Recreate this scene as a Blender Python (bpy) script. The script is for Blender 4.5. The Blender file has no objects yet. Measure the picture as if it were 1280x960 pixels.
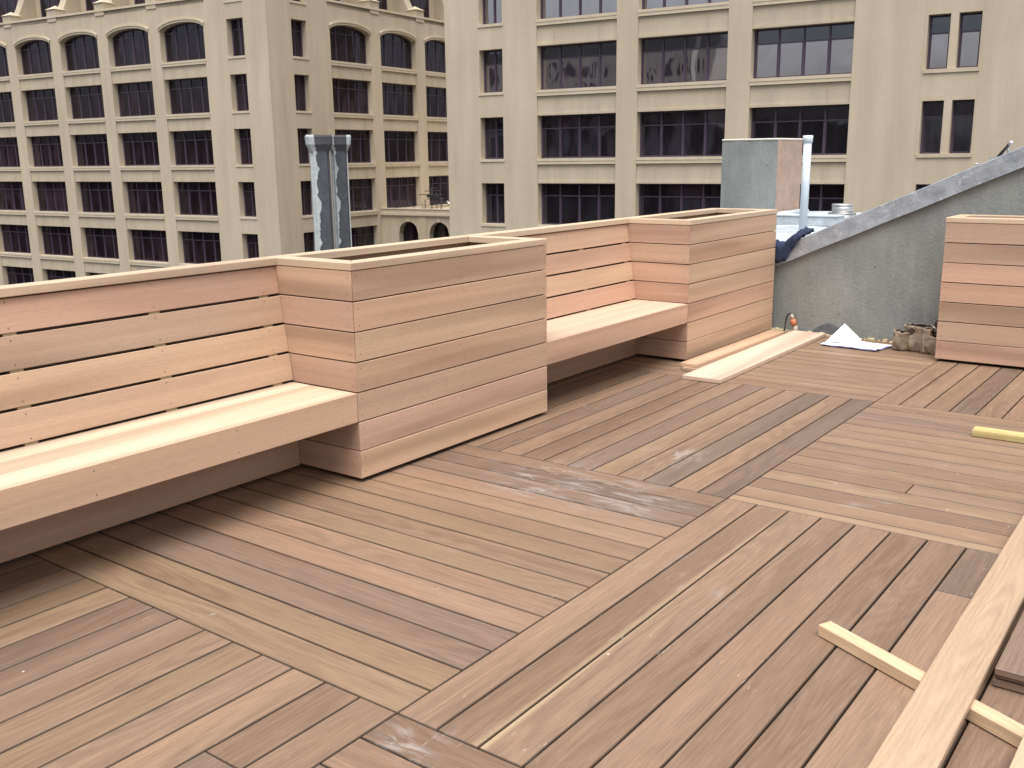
import bpy, bmesh, math, random
from mathutils import Vector, Matrix, noise as mnoise
random.seed(7)
R = math.radians
scene = bpy.context.scene
COL = scene.collection

# ------------------------------------------------------------------ helpers
def link(name, me, parent=None):
    o = bpy.data.objects.new(name, me); COL.objects.link(o)
    if parent is not None: o.parent = parent
    return o
def empty(name, loc=(0, 0, 0), rz=0.0):
    o = bpy.data.objects.new(name, None); COL.objects.link(o)
    o.location = loc; o.rotation_euler = (0, 0, rz); o.empty_display_size = .2
    return o
def tag(o, label=None, cat=None, group=None, kind=None):
    if label: o['label'] = label
    if cat: o['category'] = cat
    if group: o['group'] = group
    if kind: o['kind'] = kind
    return o

class MB:
    """collects shapes in world (or local) coordinates, linked as one mesh object"""
    def __init__(self, *mats):
        self.bm = bmesh.new(); self.mats = list(mats)
        self.uv = self.bm.loops.layers.uv.new('UVMap')
        self.uvn = self.bm.loops.layers.uv.new('Norm')
        self.tint = self.bm.loops.layers.float_color.new('tint')
    def quad(self, pts, mi=0, tint=(1, 1, 1, 0)):
        vs = [self.bm.verts.new(p) for p in pts]
        f = self.bm.faces.new(vs); f.material_index = mi
        for l in f.loops: l[self.tint] = tint
        return f
    def box(self, lo, hi, mi=0, M=None, bevel=0.0, tint=(1, 1, 1, 0)):
        t = bmesh.new()
        bmesh.ops.create_cube(t, size=1)
        c = [(lo[i] + hi[i]) / 2 for i in range(3)]; s = [abs(hi[i] - lo[i]) for i in range(3)]
        for v in t.verts: v.co = Vector((v.co[i] * s[i] + c[i] for i in range(3)))
        if bevel: bmesh.ops.bevel(t, geom=t.edges[:], offset=bevel, segments=1, affect='EDGES')
        if M is not None: t.transform(M)
        self._merge(t, mi, tint)
    def _merge(self, t, mi, tint=(1, 1, 1, 0), smooth=False):
        mp = {}
        for v in t.verts: mp[v] = self.bm.verts.new(v.co)
        for f in t.faces:
            try: g = self.bm.faces.new([mp[v] for v in f.verts])
            except ValueError: continue
            g.material_index = mi; g.smooth = smooth
            for l in g.loops: l[self.tint] = tint
        t.free()
    def cyl(self, p0, p1, r0, r1=None, seg=20, mi=0, cap=True, smooth=True):
        if r1 is None: r1 = r0
        p0 = Vector(p0); p1 = Vector(p1); d = (p1 - p0).normalized()
        a = d.orthogonal().normalized(); b = d.cross(a)
        A = [self.bm.verts.new(p0 + a * math.cos(k * 2 * math.pi / seg) * r0 + b * math.sin(k * 2 * math.pi / seg) * r0) for k in range(seg)]
        B = [self.bm.verts.new(p1 + a * math.cos(k * 2 * math.pi / seg) * r1 + b * math.sin(k * 2 * math.pi / seg) * r1) for k in range(seg)]
        for k in range(seg):
            f = self.bm.faces.new((A[k], A[(k + 1) % seg], B[(k + 1) % seg], B[k])); f.smooth = smooth; f.material_index = mi
        if cap:
            f = self.bm.faces.new(A[::-1]); f.material_index = mi
            f = self.bm.faces.new(B); f.material_index = mi
    def tube(self, pts, r, seg=8, mi=0):
        for a, b in zip(pts[:-1], pts[1:]): self.cyl(a, b, r, r, seg, mi, True)
    def board(self, M, L, W, t, tint, bevel=.0022, mitre=(0, 0), mi=0, nails=None, edge=1.0):
        """board centred at M origin: length x, width y, outer face +z; its outer face lies on z = 0"""
        tb = bmesh.new(); bmesh.ops.create_cube(tb, size=1)
        for v in tb.verts: v.co = Vector((v.co.x * L, v.co.y * W, v.co.z * t - t / 2))
        if bevel: bmesh.ops.bevel(tb, geom=tb.edges[:], offset=bevel, segments=1, affect='EDGES')
        for v in tb.verts:
            if v.co.x > L / 2 - .01 and mitre[1]: v.co.x += mitre[1] * v.co.z
            elif v.co.x < -L / 2 + .01 and mitre[0]: v.co.x -= mitre[0] * v.co.z
        ou, ov = random.uniform(0, 90), random.uniform(0, 90)
        mp = {}; loc = {}
        for v in tb.verts:
            nv = self.bm.verts.new(M @ v.co); mp[v] = nv; loc[nv] = v.co.copy()
        for f in tb.faces:
            n = f.normal
            g = self.bm.faces.new([mp[v] for v in f.verts]); g.material_index = mi
            for l in g.loops:
                c = loc[l.vert]
                if abs(n.x) > .8: l[self.uv].uv = (ou + c.y * .15, ov + c.z)
                else: l[self.uv].uv = (ou + c.x, ov + c.y + c.z)
                l[self.uvn].uv = (c.x / L + .5, c.y / W + .5)
                l[self.tint] = tint if (edge == 1 or abs(n.z) > .95) else (tint[0] * edge, tint[1] * edge, tint[2] * edge, 0)  # edge scales the tint of side and bevel faces, as painted gap shade
        tb.free()
        if nails:
            for (nx, ny) in nails:
                k = 6; r = .0030
                vs = [self.bm.verts.new(M @ Vector((nx + r * math.cos(j * 2 * math.pi / k), ny + r * math.sin(j * 2 * math.pi / k), .0006))) for j in range(k)]
                f = self.bm.faces.new(vs); f.material_index = len(self.mats) - 1
                for l in f.loops: l[self.tint] = (0, 0, 0, 0)
    def build(self, name, parent=None):
        me = bpy.data.meshes.new(name)
        self.bm.normal_update()
        self.bm.to_mesh(me); self.bm.free()
        for m in self.mats: me.materials.append(m)
        return link(name, me, parent)

def frame(o, x, y, z):
    m = Matrix.Identity(4)
    for i, a in enumerate((x, y, z, o)):
        for j in range(3): m[j][i] = a[j]
    return m

# ------------------------------------------------------------------ materials
class NT:
    def __init__(self, name):
        self.m = bpy.data.materials.new(name); self.m.use_nodes = True
        self.t = self.m.node_tree; self.t.nodes.clear()
        self.out = self.n('ShaderNodeOutputMaterial')
    def n(self, kind, **kw):
        nd = self.t.nodes.new(kind)
        for k, v in kw.items(): setattr(nd, k, v)
        return nd
    def l(self, a, b): self.t.links.new(a, b)
    def val(self, sock, v):
        if hasattr(v, 'is_linked') or isinstance(v, bpy.types.NodeSocket): self.l(v, sock)
        else: sock.default_value = v
    def math(self, op, a, b=0.0, clamp=False):
        n = self.n('ShaderNodeMath', operation=op, use_clamp=clamp); self.val(n.inputs[0], a); self.val(n.inputs[1], b); return n.outputs[0]
    def mapr(self, v, a, b, c, d, smooth=False):
        n = self.n('ShaderNodeMapRange'); n.interpolation_type = 'SMOOTHSTEP' if smooth else 'LINEAR'
        self.val(n.inputs[0], v)
        for i, q in enumerate((a, b, c, d)): self.val(n.inputs[i + 1], q)
        return n.outputs[0]
    def noise(self, vec, scale, detail=3, rough=.55, dist=0.0):
        n = self.n('ShaderNodeTexNoise'); self.val(n.inputs['Vector'], vec)
        n.inputs['Scale'].default_value = scale; n.inputs['Detail'].default_value = detail
        n.inputs['Roughness'].default_value = rough; n.inputs['Distortion'].default_value = dist
        return n.outputs[0]
    def scale(self, vec, s):
        n = self.n('ShaderNodeVectorMath', operation='MULTIPLY'); self.l(vec, n.inputs[0]); n.inputs[1].default_value = s; return n.outputs[0]
    def mix(self, f, a, b, mode='MIX'):
        n = self.n('ShaderNodeMix', data_type='RGBA', blend_type=mode); self.val(n.inputs[0], f)
        for s, v in ((n.inputs[6], a), (n.inputs[7], b)):
            if isinstance(v, (tuple, list)): s.default_value = (*v[:3], 1)
            else: self.l(v, s)
        return n.outputs[2]
    def bump(self, h, strength, dist):
        n = self.n('ShaderNodeBump'); n.inputs['Strength'].default_value = strength; n.inputs['Distance'].default_value = dist
        self.l(h, n.inputs['Height']); return n.outputs[0]
    def bsdf(self, color, rough=.6, metal=0.0, normal=None, spec=.5):
        b = self.n('ShaderNodeBsdfPrincipled')
        if isinstance(color, (tuple, list)): b.inputs['Base Color'].default_value = (*color[:3], 1)
        else: self.l(color, b.inputs['Base Color'])
        self.val(b.inputs['Roughness'], rough); self.val(b.inputs['Metallic'], metal)
        b.inputs['Specular IOR Level'].default_value = spec
        if normal is not None: self.l(normal, b.inputs['Normal'])
        self.l(b.outputs[0], self.out.inputs[0]); return b

def wood_mat(name, grain=.35, fig=.35, rough=.6, dusty=False, band=.3, bumpd=.0006, heart=.3, fu=2.2, fv=150):
    t = NT(name)
    uv = t.n('ShaderNodeUVMap', uv_map='UVMap').outputs[0]
    nm = t.n('ShaderNodeUVMap', uv_map='Norm').outputs[0]
    at = t.n('ShaderNodeAttribute', attribute_name='tint')
    tint = at.outputs['Color']; sap = at.outputs['Alpha']
    fine = t.noise(t.scale(uv, (fu, fv, 1)), 1, 3, .65)
    pores = t.noise(t.scale(uv, (22, 620, 1)), 1, 2, .7)
    bandn = t.noise(t.scale(uv, (.22, 13, 1)), 1, 3, .6, .12)
    hz = t.noise(t.scale(uv, (.3, 4.2, 1)), 1, 2.5, .55, .15)
    # figure: contour lines of a stretched noise = flat-sawn cathedral grain
    hill = t.noise(t.scale(uv, (.75, 7.0, 1)), 1, 1.5, .4)
    wav = t.math('SINE', t.math('MULTIPLY', hill, 95))
    wav = t.math('ADD', t.math('MULTIPLY', wav, .5), .5)
    fige = t.mapr(t.noise(t.scale(uv, (.5, 3, 1)), 1, 1), .35, .65, .15, 1.0)
    g = t.mapr(fine, .3, .7, 1 - grain, 1 + grain * .45)
    g = t.math('MULTIPLY', g, t.mapr(bandn, .3, .7, 1 - band, 1 + band * .6))
    fg = t.math('MULTIPLY', t.math('MULTIPLY', wav, fige), fig)
    g = t.math('MULTIPLY', g, t.math('SUBTRACT', 1 + fig * .35, fg))
    g = t.math('MULTIPLY', g, t.mapr(pores, .35, .6, .86, 1.03))
    comb = t.n('ShaderNodeCombineXYZ')
    for i in range(3): t.l(g, comb.inputs[i])
    col = t.mix(1.0, tint, comb.outputs[0], 'MULTIPLY')
    # brownish heartwood zones running along the board
    col = t.mix(t.mapr(hz, .46, .66, 0, heart, True), col, t.mix(1.0, col, (.66, .63, .62), 'MULTIPLY'))
    # low frequency hue drift, warm <-> yellowish
    hue = t.noise(t.scale(uv, (.9, 5, 1)), 1, 2)
    col = t.mix(t.mapr(hue, .35, .65, 0, .35), col, t.mix(1.0, col, (1.06, .94, .86), 'MULTIPLY'))
    # pale sapwood along one edge of some boards
    sx = t.n('ShaderNodeSeparateXYZ'); t.l(nm, sx.inputs[0])
    neg = t.math('LESS_THAN', sap, 0.0); vv = t.math('ABSOLUTE', t.math('SUBTRACT', sx.outputs[1], neg))
    sap = t.math('ABSOLUTE', sap)
    edge = t.math('ADD', t.math('ADD', vv, t.math('MULTIPLY', sx.outputs[0], .20)), t.mapr(t.noise(t.scale(uv, (.8, .3, 1)), 1, 1.5), .3, .7, -.10, .10))
    sm = t.math('MULTIPLY', t.mapr(edge, .24, .10, 0, 1, True), sap, True)
    col = t.mix(t.math('MULTIPLY', sm, .6), col, (.44, .33, .20))
    r = t.mapr(fine, .3, .7, rough + .08, rough - .06)
    if dusty:
        geo = t.n('ShaderNodeNewGeometry').outputs['Position']
        d1 = t.noise(t.scale(geo, (1, 1, 0)), 1.15, 4, .6)
        d2 = t.noise(t.scale(uv, (5, 22, 1)), 1, 5, .7, 1.0)
        dm = t.math('MULTIPLY', t.mapr(d1, .58, .74, 0, .6, True), t.mapr(d2, .46, .70, 0, 1, True))
        # two extra scuffed places on the deck (drywall-white foot scuffs)
        for (cx, cy, ra) in ((1.90, .80, .42), (1.88, .35, .36), (-.08, -.12, .14), (2.55, .5, .25)):
            dn = t.n('ShaderNodeVectorMath', operation='DISTANCE'); t.l(t.scale(geo, (1, 1, 0)), dn.inputs[0]); dn.inputs[1].default_value = (cx, cy, 0)
            k = t.math('MULTIPLY', t.mapr(dn.outputs['Value'], ra, ra * .2, 0, .9, True), t.mapr(d2, .46, .66, 0, 1, True))
            dm = t.math('MAXIMUM', dm, k)
        col = t.mix(t.math('MULTIPLY', dm, .45), col, (.48, .46, .45))
        # thin pale scratches
        sc = t.noise(t.scale(geo, (9, 70, 0)), 1, 2, .5, 2.5)
        sc2 = t.noise(geo, 1.7, 2)
        scm = t.math('MULTIPLY', t.mapr(sc, .70, .74, 0, 1), t.mapr(sc2, .5, .6, 0, .5))
        col = t.mix(scm, col, (.55, .52, .48))
        # small plaster specks
        vo = t.n('ShaderNodeTexVoronoi'); t.l(geo, vo.inputs['Vector']); vo.inputs['Scale'].default_value = 7
        sp = t.math('MULTIPLY', t.mapr(vo.outputs['Distance'], .035, .02, 0, 1), t.mapr(t.noise(geo, 2.3, 1), .55, .6, 0, .8))
        col = t.mix(sp, col, (.65, .62, .58))
        r = t.math('ADD', r, t.math('MULTIPLY', dm, .2))
    h = t.math('ADD', t.math('MULTIPLY', fine, .7), t.math('MULTIPLY', pores, .4))
    t.bsdf(col, r, 0, t.bump(h, .6, bumpd), .35)
    return t.m

def flat_mat(name, col, rough=.6, metal=0, nscale=8, amp=.12, bump=.0, bscale=60, spec=.5):
    t = NT(name)
    geo = t.n('ShaderNodeNewGeometry').outputs['Position']
    n1 = t.noise(geo, nscale, 5, .6)
    f = t.mapr(n1, .3, .7, 1 - amp, 1 + amp)
    cb = t.n('ShaderNodeCombineXYZ')
    for i in range(3): t.l(f, cb.inputs[i])
    c = t.mix(1.0, col, cb.outputs[0], 'MULTIPLY')
    nrm = t.bump(t.noise(geo, bscale, 4, .6), .7, bump) if bump else None
    t.bsdf(c, rough, metal, nrm, spec)
    return t.m

def stucco_mat():
    t = NT('grey_stucco'); geo = t.n('ShaderNodeNewGeometry').outputs['Position']
    a = t.noise(geo, 1.6, 5, .65); b = t.noise(t.scale(geo, (9, 9, 1.6)), 1, 4, .6); c = t.noise(geo, 45, 3, .7)
    col = t.mix(t.mapr(a, .35, .65, 0, 1), (.208, .222, .216), (.278, .292, .282))
    col = t.mix(t.mapr(b, .5, .72, 0, .35), col, (.37, .39, .38))
    col = t.mix(t.mapr(c, .35, .65, .0, .22), col, (.11, .115, .11))
    vo = t.n('ShaderNodeTexVoronoi'); t.l(t.scale(geo, (3, 3, 7)), vo.inputs['Vector']); vo.inputs['Scale'].default_value = 1.3
    sp = t.math('MULTIPLY', t.mapr(vo.outputs['Distance'], .09, .05, 0, 1), t.mapr(c, .45, .55, 0, .8))
    col = t.mix(sp, col, (.05, .045, .04))
    h = t.math('ADD', t.math('MULTIPLY', b, .6), t.math('MULTIPLY', c, .5))
    t.bsdf(col, .85, 0, t.bump(h, .8, .012), .25); return t.m

def brick_paint_mat():
    """cream paint over brick: fine courses, faint rain streaks"""
    t = NT('cream_painted_brick')
    tc = t.n('ShaderNodeNewGeometry').outputs['Position']
    sx = t.n('ShaderNodeSeparateXYZ'); t.l(tc, sx.inputs[0])
    u = t.math('ADD', sx.outputs[0], sx.outputs[1])
    cb = t.n('ShaderNodeCombineXYZ'); t.l(u, cb.inputs[0]); t.l(sx.outputs[2], cb.inputs[1])
    br = t.n('ShaderNodeTexBrick'); t.l(cb.outputs[0], br.inputs['Vector'])
    br.inputs['Scale'].default_value = 1.0; br.inputs['Brick Width'].default_value = .42; br.inputs['Row Height'].default_value = .15
    br.inputs['Mortar Size'].default_value = .012; br.inputs['Mortar Smooth'].default_value = .6
    br.inputs['Color1'].default_value = (.51, .434, .325, 1); br.inputs['Color2'].default_value = (.495, .421, .316, 1); br.inputs['Mortar'].default_value = (.48, .407, .304, 1)
    st = t.noise(t.scale(tc, (1.2, 1.2, .12)), 1, 4, .6)
    big = t.noise(tc, .18, 3, .5)
    f = t.math('MULTIPLY', t.mapr(st, .35, .7, 1.05, .90), t.mapr(big, .3, .7, .95, 1.05))
    c3 = t.n('ShaderNodeCombineXYZ')
    for i in range(3): t.l(f, c3.inputs[i])
    col = t.mix(1.0, br.outputs[0], c3.outputs[0], 'MULTIPLY')
    t.bsdf(col, .75, 0, t.bump(t.noise(tc, 9, 3), .4, .01), .3); return t.m

def glass_mat(name, dark, refl, tintc=(.75, .72, .78), wav=.9):
    t = NT(name); geo = t.n('ShaderNodeNewGeometry').outputs['Position']
    n = t.n('ShaderNodeBump'); n.inputs['Strength'].default_value = wav; n.inputs['Distance'].default_value = .03
    t.l(t.noise(t.scale(geo, (1, 1, .55)), .55, 2, .45, .5), n.inputs['Height'])
    curt = t.noise(t.scale(geo, (1.3, 1.3, .4)), 1, 2)
    rnd_ = t.n('ShaderNodeObjectInfo').outputs['Random']
    lum = t.math('MULTIPLY', t.mapr(curt, .42, .62, 0, 1), t.mapr(rnd_, .3, 1.0, .3, 1.4))
    dcol = t.mix(lum, dark, tuple(c * 3.2 for c in dark))
    d = t.n('ShaderNodeBsdfDiffuse'); t.l(dcol, d.inputs[0])
    g = t.n('ShaderNodeBsdfGlossy'); g.inputs['Color'].default_value = (*tintc, 1); g.inputs['Roughness'].default_value = .03; t.l(n.outputs[0], g.inputs['Normal'])
    fr = t.n('ShaderNodeFresnel'); fr.inputs['IOR'].default_value = 1.5
    mx = t.n('ShaderNodeMixShader'); t.l(t.math('ADD', t.math('MULTIPLY', fr.outputs[0], 1.0), refl, True), mx.inputs[0])
    t.l(d.outputs[0], mx.inputs[1]); t.l(g.outputs[0], mx.inputs[2]); t.l(mx.outputs[0], t.out.inputs[0]); return t.m

def metal_coping_mat():
    t = NT('aluminium_painted_coping'); geo = t.n('ShaderNodeNewGeometry').outputs['Position']
    a = t.noise(geo, 7, 5, .65); b = t.noise(geo, 2.2, 2)
    col = t.mix(t.mapr(a, .35, .65, 0, 1), (.29, .325, .37), (.41, .45, .50))
    col = t.mix(t.mapr(t.noise(geo, 19, 4, .7), .58, .66, 0, .5), col, (.66, .66, .66))
    t.bsdf(col, t.mapr(a, .3, .7, .35, .55), .35, t.bump(t.math('ADD', a, b), .6, .02), .5); return t.m

def flake_mat(name, ta, tb_):
    """dark slate metal with a pale flaking coat left along its left side"""
    t = NT(name); co = t.n('ShaderNodeTexCoord').outputs['Object']
    sx = t.n('ShaderNodeSeparateXYZ'); t.l(co, sx.inputs[0])
    e = t.math('ADD', sx.outputs[0], t.mapr(t.noise(t.scale(co, (2, 2, 5.5)), 1, 5, .65), .3, .7, -.022, .022))
    m = t.mapr(e, ta - .002, ta + .002, 1, 0)
    m2 = t.mapr(sx.outputs[0], tb_, tb_ + .002, 0, 1)
    m = t.math('MAXIMUM', m, m2)
    n = t.noise(co, 22, 5, .7)
    dark = t.mix(t.mapr(n, .35, .65, 0, 1), (.052, .058, .070), (.085, .09, .105))
    pale = t.mix(t.mapr(n, .35, .65, 0, 1), (.36, .40, .41), (.50, .54, .55))
    rust = t.mapr(t.noise(co, 9, 3), .56, .66, 0, 1)
    up = t.mapr(sx.outputs[2], -.13, -.10, 0, .7)
    dark = t.mix(t.math('MULTIPLY', rust, up), dark, (.12, .05, .035))
    t.bsdf(t.mix(m, dark, pale), .7, 0, t.bump(n, .5, .004), .35); return t.m

M_IPE = wood_mat('hardwood_deck', .24, .24, .48, True, .12, heart=.45, fu=5, fv=170)
M_CEDAR = wood_mat('red_cedar', .07, .03, .58, False, .15, heart=.75, fu=1.2, fv=190)
M_TAN = wood_mat('tan_hardwood', .12, .16, .55, False, .12, heart=.25, fu=2.5)
M_STICK = wood_mat('softwood', .24, .30, .65, False, .16, heart=.4, fu=4)
M_NAIL = flat_mat('nail_head', (.07, .05, .04), .5)
M_DARK = flat_mat('dark_lining', (.02, .016, .014), .9)
M_UNDER = flat_mat('deck_underlay', (.018, .014, .012), .95)
M_SOIL = flat_mat('plywood_base', (.16, .115, .075), .9, 0, 6, .25)
M_STUCCO = stucco_mat()
M_PINK = flat_mat('pink_render', (.42, .30, .24), .85, 0, 5, .13, .01, 50, .25)
M_COPING = metal_coping_mat()
M_WALL = brick_paint_mat()
M_TRIM = flat_mat('cream_trim', (.55, .47, .35), .75, 0, 1.5, .07)
M_FRAME = flat_mat('plum_window_frame', (.062, .042, .070), .45, 0, 3, .15)
M_GLASSR = glass_mat('mirrored_glass', (.012, .010, .013), .42, (.72, .70, .76), .8)
M_GLASSR2 = glass_mat('tinted_glass', (.010, .009, .012), .12, (.55, .57, .68), .8)
M_GLASSA = glass_mat('dark_glass', (.012, .008, .010), .015, (.6, .6, .72), .5)
M_MEMB = flat_mat('white_roof_coating', (.40, .44, .47), .75, 0, 4.0, .22, .03, 12)
M_WHITEPIPE = flat_mat('white_pipe_paint', (.56, .62, .66), .5, 0, 12, .06)
M_GALV = flat_mat('galvanised_metal', (.5, .5, .5), .38, .7, 14, .12)
M_FLAKE1 = flake_mat('flaking_paint_wide', -.024, .2)
M_FLAKE2 = flake_mat('flaking_paint_narrow', -.026, .046)
M_ASPH = flat_mat('asphalt', (.05, .05, .052), .9, 0, .5, .15)
M_ROOF = flat_mat('grey_roof_felt', (.16, .16, .16), .9, 0, 1.5, .2)
M_PAPER = flat_mat('white_paper', (.66, .67, .72), .8, 0, 20, .03)
M_INK = flat_mat('blue_print', (.14, .14, .33), .8)
M_LEATHER = flat_mat('worn_leather', (.29, .225, .165), .85, 0, 24, .35, .006, 60, .2)
M_RIM = flat_mat('worn_leather_edge', (.46, .38, .29), .8, 0, 24, .2)
M_LEATHERD = flat_mat('dark_leather', (.055, .032, .028), .8, 0, 20, .3, .004, 60)
M_NAVY = flat_mat('navy_cloth', (.030, .040, .075), .9, 0, 14, .3, .006, 60, .2)
M_BLACK = flat_mat('black_rubber', (.02, .02, .02), .5)
M_ORANGE = flat_mat('orange_plastic', (.50, .17, .09), .5)
M_BEIGE = flat_mat('beige_plastic', (.42, .36, .29), .7)
M_FOAM = flat_mat('sawdust', (.50, .42, .27), .95, 0, 40, .3)
M_TAR = flat_mat('dark_patch_mortar', (.12, .13, .145), .9, 0, 20, .3, .01, 50)
M_DKBLDG = flat_mat('brown_brick', (.10, .07, .055), .9, 0, .3, .2)
M_PALEBLDG = flat_mat('pale_stone', (.62, .58, .52), .85, 0, .25, .15)
M_BLACKMETAL = flat_mat('black_iron', (.02, .02, .022), .6)

CEDAR = [(.59, .395, .27), (.55, .375, .26), (.60, .415, .285), (.58, .370, .265), (.59, .38, .268), (.51, .352, .25), (.60, .41, .275), (.55, .362, .265)]
def ctint(i=None, k=1.0, sap=0.0):
    c = CEDAR[random.randrange(len(CEDAR)) if i is None else i % len(CEDAR)]
    j = random.uniform(.96, 1.04) * k
    return (c[0] * j, c[1] * j, c[2] * j, sap)
IPE = [(.335, .235, .168), (.30, .21, .155), (.36, .258, .178), (.350, .240, .174), (.275, .202, .160), (.372, .264, .180), (.315, .216, .155), (.385, .268, .188), (.27, .195, .152), (.33, .232, .170)]
def itint(i=None, k=1.0, sap=0.0):
    c = IPE[random.randrange(len(IPE)) if i is None else i % len(IPE)]
    j = random.uniform(.92, 1.08) * k
    return (c[0] * j * .72, c[1] * j * .675, c[2] * j * .63, sap)

# ------------------------------------------------------------------ main dimensions (metres, deck frame)
T = 2.121                      # side of one parquet square of the deck
Yf, X0, X1, X2, X3 = 1.4888, 1.3478, 2.8787, 4.6717, 6.2619
q, z0, cth = .1406, .0127, .0348
H7 = 7 * q + z0                # top of the cladding
HT = H7 + cth                  # top of the caps
CW = .090
YB = 2.075                     # rear face
YRISE = 1.913
def wallx(y): return 6.28 + .05 * y
ex, ey, ez = Vector((1, 0, 0)), Vector((0, 1, 0)), Vector((0, 0, 1))

# ------------------------------------------------------------------ deck
NB = 15
deck = MB(M_IPE)
gap = .0050
def tile(cx0, cx1, cy0, cy1, along, thin=None, tints=None, sub=None):
    span = (cy1 - cy0) if along == 'x' else (cx1 - cx0)
    p = .1414
    edges = [0.0]
    if thin == 'first': edges += [.5 * p]; n = 14; rest = (span - .5 * p) / n; edges += [.5 * p + rest * (k + 1) for k in range(n)]
    else: edges += [p * (k + 1) for k in range(int(round(span / p)))]
    L = (cx1 - cx0) if along == 'x' else (cy1 - cy0)
    for k in range(len(edges) - 1):
        a, b = edges[k], edges[k + 1]; w = b - a - gap; m = (a + b) / 2
        tn = tints[k] if tints and k < len(tints) and tints[k] is not None else itint()
        segs = [(0, L)]
        if sub and k in sub: segs = [(0, sub[k]), (sub[k], L)]
        for si, (s0, s1) in enumerate(segs):
            if si: tn = itint()
            c = (s0 + s1) / 2; l = s1 - s0 - .0022
            dz = random.uniform(-.0006, .0006)
            if along == 'x': Mx = frame(Vector((cx0 + c, cy0 + m, dz)), ex, ey, ez)
            else: Mx = frame(Vector((cx0 + m, cy0 + c, dz)), ey, -ex, ez)
            deck.board(Mx, l, w, .021, tn, .0026, edge=.40)  # sides and bevels tinted darker: shade of the gaps put into the colour
I = itint
# tile left/near (boards along X, y 0..T, counted from line A)
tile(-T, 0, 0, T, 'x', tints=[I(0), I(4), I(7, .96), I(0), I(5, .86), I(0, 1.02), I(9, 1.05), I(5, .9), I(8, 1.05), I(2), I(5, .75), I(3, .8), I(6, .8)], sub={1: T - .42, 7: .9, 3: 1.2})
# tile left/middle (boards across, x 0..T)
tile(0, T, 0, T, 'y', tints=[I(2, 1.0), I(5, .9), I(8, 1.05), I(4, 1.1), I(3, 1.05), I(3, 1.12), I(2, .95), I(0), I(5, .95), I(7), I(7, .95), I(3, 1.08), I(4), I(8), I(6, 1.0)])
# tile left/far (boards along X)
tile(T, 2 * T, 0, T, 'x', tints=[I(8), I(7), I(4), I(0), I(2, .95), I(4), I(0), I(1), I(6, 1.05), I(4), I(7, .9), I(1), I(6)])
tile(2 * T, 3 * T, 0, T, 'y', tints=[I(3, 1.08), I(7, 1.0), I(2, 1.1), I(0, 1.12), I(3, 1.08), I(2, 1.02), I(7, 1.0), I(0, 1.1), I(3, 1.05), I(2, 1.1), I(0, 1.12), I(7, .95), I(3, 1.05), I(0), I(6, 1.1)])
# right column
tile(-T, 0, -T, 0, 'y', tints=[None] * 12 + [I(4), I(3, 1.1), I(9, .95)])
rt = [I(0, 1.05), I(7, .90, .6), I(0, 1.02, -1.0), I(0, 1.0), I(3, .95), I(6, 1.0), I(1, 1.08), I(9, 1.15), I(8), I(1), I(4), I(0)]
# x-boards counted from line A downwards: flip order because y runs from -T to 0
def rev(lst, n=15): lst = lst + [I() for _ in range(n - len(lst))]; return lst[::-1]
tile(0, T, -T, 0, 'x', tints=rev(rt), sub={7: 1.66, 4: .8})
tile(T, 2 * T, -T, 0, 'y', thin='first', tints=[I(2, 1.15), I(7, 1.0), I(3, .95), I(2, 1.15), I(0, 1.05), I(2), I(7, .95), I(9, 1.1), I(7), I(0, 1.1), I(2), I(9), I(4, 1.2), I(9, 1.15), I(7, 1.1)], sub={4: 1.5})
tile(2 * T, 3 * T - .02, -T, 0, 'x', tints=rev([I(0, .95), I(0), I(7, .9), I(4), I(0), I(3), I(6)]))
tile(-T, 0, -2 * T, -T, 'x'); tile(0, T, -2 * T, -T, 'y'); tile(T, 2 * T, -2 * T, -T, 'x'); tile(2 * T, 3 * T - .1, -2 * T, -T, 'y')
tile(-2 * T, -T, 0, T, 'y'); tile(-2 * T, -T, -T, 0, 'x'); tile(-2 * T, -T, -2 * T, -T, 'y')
o = deck.build('deck'); tag(o, kind='structure')
mb = MB(M_UNDER); mb.box((-2 * T, -2 * T, -.10), (3 * T - .12, T + .1, -.0225))
o = mb.build('deck_underlay'); tag(o, kind='structure')

random.seed(23)
# ------------------------------------------------------------------ planters
def clad(mb, o, xd, L, rows, W, mitre, tints=None, nails=(.03,), z_start=0.0):
    """rows of horizontal boards, o = bottom centre of the outer face, xd = direction to the right as seen"""
    zd = xd.cross(ez)
    for r in range(rows):
        c = o + ez * (z_start + r * q + q / 2 + (.004 if r == 0 else 0))
        c = c + zd * random.uniform(-.0012, .0012)
        w = W - (.004 if r == 0 else 0)
        nl = []
        for e in nails:
            for sx in (-1, 1):
                for sy in (-.28, .28): nl.append((sx * (L / 2 - e) + random.uniform(-.003, .003), sy * w + random.uniform(-.005, .005)))
        if L > .9:
            for sy in (-.28, .28): nl.append((random.uniform(-.02, .02), sy * w))
        tilt = Matrix.Rotation(random.uniform(-.0012, .0012), 4, 'Z')
        mb.board(frame(c, xd, ez, zd) @ tilt, L, w, .02, tints[r] if tints else ctint(), .002, mitre, 0, nl)

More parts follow.
